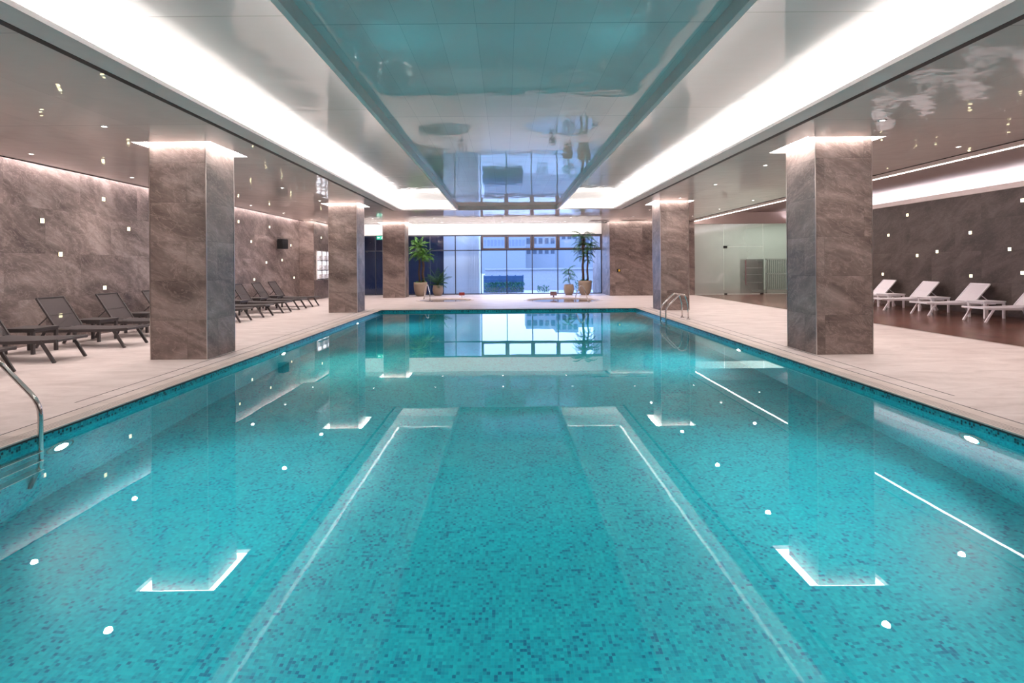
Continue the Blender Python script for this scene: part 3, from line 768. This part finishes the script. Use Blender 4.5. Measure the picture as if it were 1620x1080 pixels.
for k, (y, nm) in enumerate(((14.27, 'nearest of three'), (16.02, 'middle one of three'), (17.8, 'farthest of three'))):
    o = tw if k == 0 else dup(tw, (0, 0, 0)); o.location = (12.75, y, .002); tag(o, 'white square side table between the white loungers, %s' % nm, 'side table', 'white side tables by the right wall')

# ------------------------------------------------------------------ plants
def pot(parent, r_, h, shape='u'):
    pr = [(0.01, 0), (r_*.55, 0), (r_*.78, h*.12), (r_*.95, h*.42), (r_*1.0, h*.8), (r_, h), (r_*.9, h), (r_*.88, h*.9), (.01, h*.9)] if shape == 'u' else [(0.01, 0), (r_*.62, 0), (r_*.9, h*.25), (r_, h*.55), (r_*.93, h*.85), (r_*.85, h), (r_*.78, h), (r_*.76, h*.9), (.01, h*.9)]
    o = B().lathe(pr, 36).build('pot', M['pot'], parent, True)
    return o
def frond(b, base_, az, el, length, droop, nl, lw, ll, rnd):
    d = Vector((math.cos(az)*math.cos(el), math.sin(az)*math.cos(el), math.sin(el))); p = Vector(base_); pts = [p.copy()]; n = 9
    for i in range(n):
        p = p + d*(length/n); pts.append(p.copy()); d = (d + Vector((0, 0, -droop/n))).normalized()
    b.tube(pts, .008, 5, [1-.8*i/n for i in range(n+1)])
    for j in range(nl):
        t = .16+.84*j/(nl-1); i = min(n-1, int(t*n)); f = t*n-i; c = pts[i].lerp(pts[i+1], f); tg = (pts[i+1]-pts[i]).normalized()
        sd = tg.cross(Vector((0, 0, 1)))
        if sd.length < .05: sd = Vector((1, 0, 0))
        sd.normalize()
        l_ = ll*math.sin(PI*(.12+.80*t))*rnd.uniform(.85, 1.1)
        for s_ in (-1, 1):
            dd = (sd*s_*.85 + tg*.55 + Vector((0, 0, -.25))).normalized(); up = Vector((0, 0, 1))
            wv = tg*lw*.5
            m_ = c+dd*l_*.5; e = c+dd*l_+Vector((0, 0, -l_*.35))
            b.add([c-wv*.5, c+wv*.5, m_+wv, m_-wv, e], [(0, 1, 2, 3), (3, 2, 4)])
def potted_palm(loc, pr, ph, trunks, leaf, crowns, label, shape='u', extra=None, seed=1):
    rnd = random.Random(seed); r = empty('potted_palm', loc); pt = pot(r, pr, ph, shape)
    B().lathe([(.01, ph*.9), (pr*.87, ph*.9), (pr*.87, ph*.915), (.01, ph*.92)], 24).build('soil', M['soil'], r)
    for tr in trunks:
        n = 10; pts = [Vector(tr[0]).lerp(Vector(tr[1]), i/n)+Vector((.02*math.sin(i*1.3), .02*math.cos(i), 0)) for i in range(n+1)]
        B().tube(pts, tr[2], 9, [1.0+.12*(i % 2)-.25*i/n for i in range(n+1)]).build('trunk', M['trunk'], r)
    fb = B()
    for (c, nf, L_, e0, e1, dr, nl, lw, ll) in crowns:
        for k in range(nf):
            frond(fb, (c[0], c[1], c[2]+rnd.uniform(-.03, .03)), 2*PI*k/nf+rnd.uniform(-.25, .25), rnd.uniform(e0, e1), L_*rnd.uniform(.8, 1.1), dr*rnd.uniform(.8, 1.2), nl, lw, ll, rnd)
    fb.build('fronds', leaf, r)
    if extra:
        eb = B()
        for (c, nf, L_, e0, e1, dr, nl, lw, ll) in extra:
            for k in range(nf): frond(eb, c, 2*PI*k/nf+rnd.uniform(-.25, .25), rnd.uniform(e0, e1), L_*rnd.uniform(.8, 1.1), dr, nl, lw, ll, rnd)
        eb.build('undergrowth', M['leaf_bright'], r)
    return tag(r, label, 'potted plant')
potted_palm((-4.20, 26.45, 0), .33, .68, [((-.06, 0, .6), (-.05, 0, 2.25), .05), ((.13, 0, .6), (.14, 0, 2.0), .065)], M['leaf_bright'],
    [((-.08, 0, 2.34), 32, .66, .0, 1.4, 1.9, 12, .032, .16), ((-.08, 0, 2.15), 22, .62, -.3, .7, 1.4, 12, .032, .16), ((.24, 0, 1.98), 26, .56, -.2, 1.2, 1.7, 12, .032, .15)],
    'tall bushy palm in a beige pot beside the left far column', extra=[((0, 0, .62), 16, .35, .5, 1.3, 1.6, 9, .03, .12)], seed=3)
potted_palm((-3.38, 26.75, 0), .27, .52, [((0, 0, .45), (.02, 0, .8), .02)], M['leaf_dark'],
    [((0, 0, .55), 12, .95, .8, 1.45, 1.2, 15, .03, .2), ((0, 0, .5), 9, .6, .4, 1.1, 1.4, 12, .03, .16)], 'small feathery palm in a pale pot, right of the tall bushy palm', 'b', seed=5)
potted_palm((3.90, 26.5, 0), .33, .70, [((-.1, 0, .6), (-.06, 0, 2.75), .062), ((.13, 0, .6), (.15, 0, 2.35), .045)], M['leaf_dark'],
    [((-.06, 0, 2.8), 18, .74, .2, 1.2, 2.0, 13, .03, .15), ((-.06, 0, 2.5), 12, .82, .1, .6, 1.7, 13, .03, .15), ((-.06, 0, 2.2), 10, .74, .1, .5, 1.6, 12, .03, .14), ((-.06, 0, 1.9), 7, .74, .2, .5, 1.9, 12, .03, .11),
     ((.15, 0, 2.4), 14, .74, .1, .9, 1.8, 13, .03, .14), ((.15, 0, 2.05), 7, .5, .1, .5, 1.8, 11, .03, .10), ((.15, 0, 1.7), 5, .4, .1, .5, 1.8, 9, .03, .09)],
    'tallest double-trunk palm with tiers of drooping fronds in a brown pot on the right', extra=[((0, 0, .62), 10, .3, .7, 1.3, 1.4, 8, .02, .1)], seed=9)
potted_palm((3.12, 26.6, 0), .26, .52, [((0, 0, .45), (.0, 0, 1.3), .014), ((.05, 0, .45), (.08, 0, 1.1), .012)], M['leaf_blue'],
    [((0, 0, 1.2), 9, .5, .3, 1.3, 2.0, 11, .022, .13), ((.06, 0, 1.0), 8, .45, .2, 1.0, 2.0, 11, .022, .13), ((0, 0, .75), 7, .42, .2, .9, 1.8, 10, .022, .12)], 'small slender palm in a beige pot, left of the tallest palm', 'b', seed=11)

# ------------------------------------------------------------------ small things
# speaker
r = empty('wall_speaker', (WL, 21.9, 2.42))
B().box(.08, .34, -.17, .17, -.20, .20).build('cabinet', M['speaker'], r, bevel=.015)
B().box(.345, .352, -.15, .15, -.18, .18).build('grille', M['black'], r)
B().box(0, .08, -.04, .04, -.06, .06).build('bracket', M['speaker'], r)
r.rotation_euler = (0, 0, -.35)
tag(r, 'black box loudspeaker mounted high on the left stone wall', 'speaker')
# towel niches
k = 0
for ni, (y0, y1) in enumerate(((24.38, 24.98), (25.06, 25.66), (25.74, 26.34))):
    r = empty('towel_niche', (-8.6, (y0+y1)/2, .86)); h = (y1-y0)/2
    f = B().box(.0, .05, -h, -h+.04, 0, 1.36).box(.0, .05, h-.04, h, 0, 1.36).box(.0, .05, -h, h, 0, .04).box(.0, .05, -h, h, 1.32, 1.36)
    f.build('frame', M['white'], r)
    B().box(.002, .006, -h+.04, h-.04, .04, 1.32).build('back_panel', M['niche_glow'], r)
    for q in (.45, .9): B().box(.004, .17, -h+.04, h-.04, q-.012, q+.012).build('shelf', M['black'], r)
    B().box(.004, .17, -h+.04, h-.04, .04, .06).build('shelf', M['black'], r)
    tag(r, 'tall lit towel niche in the far left wall, %s' % ['nearest the camera', 'middle one', 'farthest one, mostly behind the column'][ni], 'shelf', 'towel niches')
    for q, zb in enumerate((.06, .462, .912)):
        for j in range(3):
            k += 1
            o = B().box(.0, .13, -h+.10, h-.10, 0, .075).build('folded_towel', M['towel'], None, bevel=.02)
            o.location = (-8.59, (y0+y1)/2, .86+zb+j*.078)
            tag(o, 'folded white towel in the %s niche, %s shelf, %s of the stack' % (['nearest', 'middle', 'farthest'][ni], ['bottom', 'middle', 'top'][q], ['bottom', 'middle', 'top'][j]), 'towel', 'folded towels in the wall niches')
# wall control box
r = empty('wall_control_box', (5.36, 25.5, 1.2))
B().box(-.09, .09, -.035, 0, -.07, .07).build('casing', M['black'], r, bevel=.006)
B().box(-.02, .06, -.042, -.034, -.05, .05).build('label_plate', M['yellow'], r)
tag(r, 'small black and yellow box on the stone wall right of the windows', 'control box')
# spa notices
r = empty('spa_sign', (-2.05, 25.0, 0))
B().box(-.13, .13, -.02, .02, .10, .24).build('sign_board', M['red'], r, bevel=.01)
B().box(-.14, .14, -.03, .03, 0, .015).box(-.03, .03, -.01, .01, .015, .10).build('stand', M['white'], r)
tag(r, 'tiny dark red notice on a white stand behind the left whirlpool', 'sign')
r = empty('spa_sign', (2.17, 24.5, 0))
B().box(-.15, .15, -.02, .02, .09, .27).build('sign_board', M['mauve'], r, bevel=.01)
B().box(-.08, .08, -.05, .05, 0, .015).box(-.03, .03, -.01, .01, .015, .09).build('stand', M['mauve'], r)
tag(r, 'small brown notice board standing behind the right whirlpool', 'sign')
# exit sign
r = empty('exit_sign', (-6.38, 27.45, 2.94))
B().box(-.2, .2, -.02, .02, -.09, .09).build('sign_box', M['exitgreen'], r)
m_ = B(); m_.box(-.15, -.03, -.024, -.021, -.012, .012).add([(-.17, -.024, 0), (-.12, -.024, .04), (-.12, -.024, -.04)], [(0, 1, 2)])
m_.disc((.09, -.024, .055), .016, 12, 'y').bar((.085, -.024, .035), (.07, -.024, -.01), .004, .025, (1, 0, 0)).bar((.07, -.024, -.01), (.11, -.024, -.035), .004, .016, (1, 0, 0)).bar((.11, -.024, -.035), (.10, -.024, -.07), .004, .014, (1, 0, 0)).bar((.07, -.024, -.01), (.04, -.024, -.06), .004, .016, (1, 0, 0)).bar((.08, -.024, .03), (.125, -.024, .01), .004, .012, (1, 0, 0))
m_.build('pictogram', M['exitwhite'], r)
B().box(-.01, .01, -.01, .14, .15, .19).box(-.01, .01, -.01, .01, .09, .19).build('bracket', M['trim'], r)
tag(r, 'small green exit sign with white arrow hung by the far left windows', 'sign')
# air vents
for x, w_, nm in ((4.35, .38, 'left'), (5.95, .52, 'right')):
    r = empty('air_vent', (x, 24.75, ZC))
    B().box(-w_, w_, -.12, .12, -.012, -.001).build('grille', M['black'], r)
    B().box(-w_-.03, w_+.03, -.15, -.12, -.014, -.001).box(-w_-.03, w_+.03, .12, .15, -.014, -.001).build('frame', M['lip'], r)
    tag(r, 'dark rectangular air vent in the ceiling before the right stone wall, %s one' % nm, 'air vent')

# ------------------------------------------------------------------ glass wall on the right with a lit room behind
YG = 25.9; gx = [8.97, 10.52, 11.78, 12.42, 14.3]; gt = 3.40
r = struct(empty('wall_glass', (0, YG, 0)))
for a, c, z0, z1 in ((8.97, 10.50, .0, gt), (10.52, 12.40, 2.30, gt), (12.42, 14.3, 0, gt)):
    b = B(); b.quad((a, 0, z0), (c, 0, z0), (c, 0, z1), (a, 0, z1)); b.build('pane', M['frost'], r)
B().box(8.97, 14.3, -.03, .03, gt, 3.98).build('header', M['brown_ceil'], r)
B().box(8.97, 14.3, -.02, .02, 0, .03).build('sill', M['whitemetal'], r)
d = struct(empty('door_1', (10.52, YG, 0)))
b = B(); b.quad((.0, 0, .02), (1.88, 0, .02), (1.88, 0, 2.28), (.0, 0, 2.28)); b.build('door_panel', M['frost'], d)
B().box(1.02-.02, 1.02+.02, -.08, -.05, .45, 1.65).box(1.0, 1.04, -.05, 0, .6, .64).box(1.0, 1.04, -.05, 0, 1.5, 1.54).build('door_handle', M['mauve'], d, bevel=.006)
B().box(-.02, .16, -.03, .03, 2.22, 2.34).box(.0, .14, -.03, .03, .0, .06).box(1.72, 1.88, -.03, .03, .0, .06).build('hinge', M['black'], d)
struct(B().box(8.97, 17, 30.2, 30.5, 0, 4.1).box(16.7, 17, 25.9, 30.5, 0, 4.1).box(14.3, 17, 25.6, 25.9, 0, 4.1).build('wall_lobby', M['cream']))
struct(B().box(8.97, 17, YG+.04, 30.5, 3.75, 3.8).build('ceiling_7', M['white']))
struct(B().box(9.4, 16.3, 26.6, 29.6, 3.72, 3.745).build('lobby_fill_panel', M['roomglow']))  # unseen glowing panel, added to light the lobby evenly
r = empty('display_cabinet', (12.75, 27.6, 0))
B().box(-.5, .5, 0, .5, 0, .1).box(-.5, .5, 0, .5, 1.6, 1.7).box(-.5, -.44, 0, .5, .1, 1.6).box(.44, .5, 0, .5, .1, 1.6).box(-.44, .44, .46, .5, .1, 1.6).build('body', M['greenmetal'], r)
for q in (.5, .9, 1.25): B().box(-.44, .44, .02, .46, q-.015, q+.015).build('shelf', M['whitemetal'], r)
tag(r, 'grey-green glass-front cabinet seen through the frosted glass wall', 'cabinet')
r = empty('slatted_rack', (14.1, 27.8, 0))
B().box(-.65, .65, -.03, .03, .1, .16).box(-.65, .65, -.03, .03, .92, .98).box(-.65, .65, -.03, .03, 1.66, 1.72).box(-.65, -.59, -.03, .03, 0, 1.7).box(.59, .65, -.03, .03, 0, 1.7).build('frame', M['whitemetal'], r)
for q in range(12): B().box(-.56+q*.098, -.51+q*.098, 0, .02, .16, 1.66).build('slat', M['greenmetal'], r)
tag(r, 'slatted green rack with a pale frame behind the glass wall', 'rack')
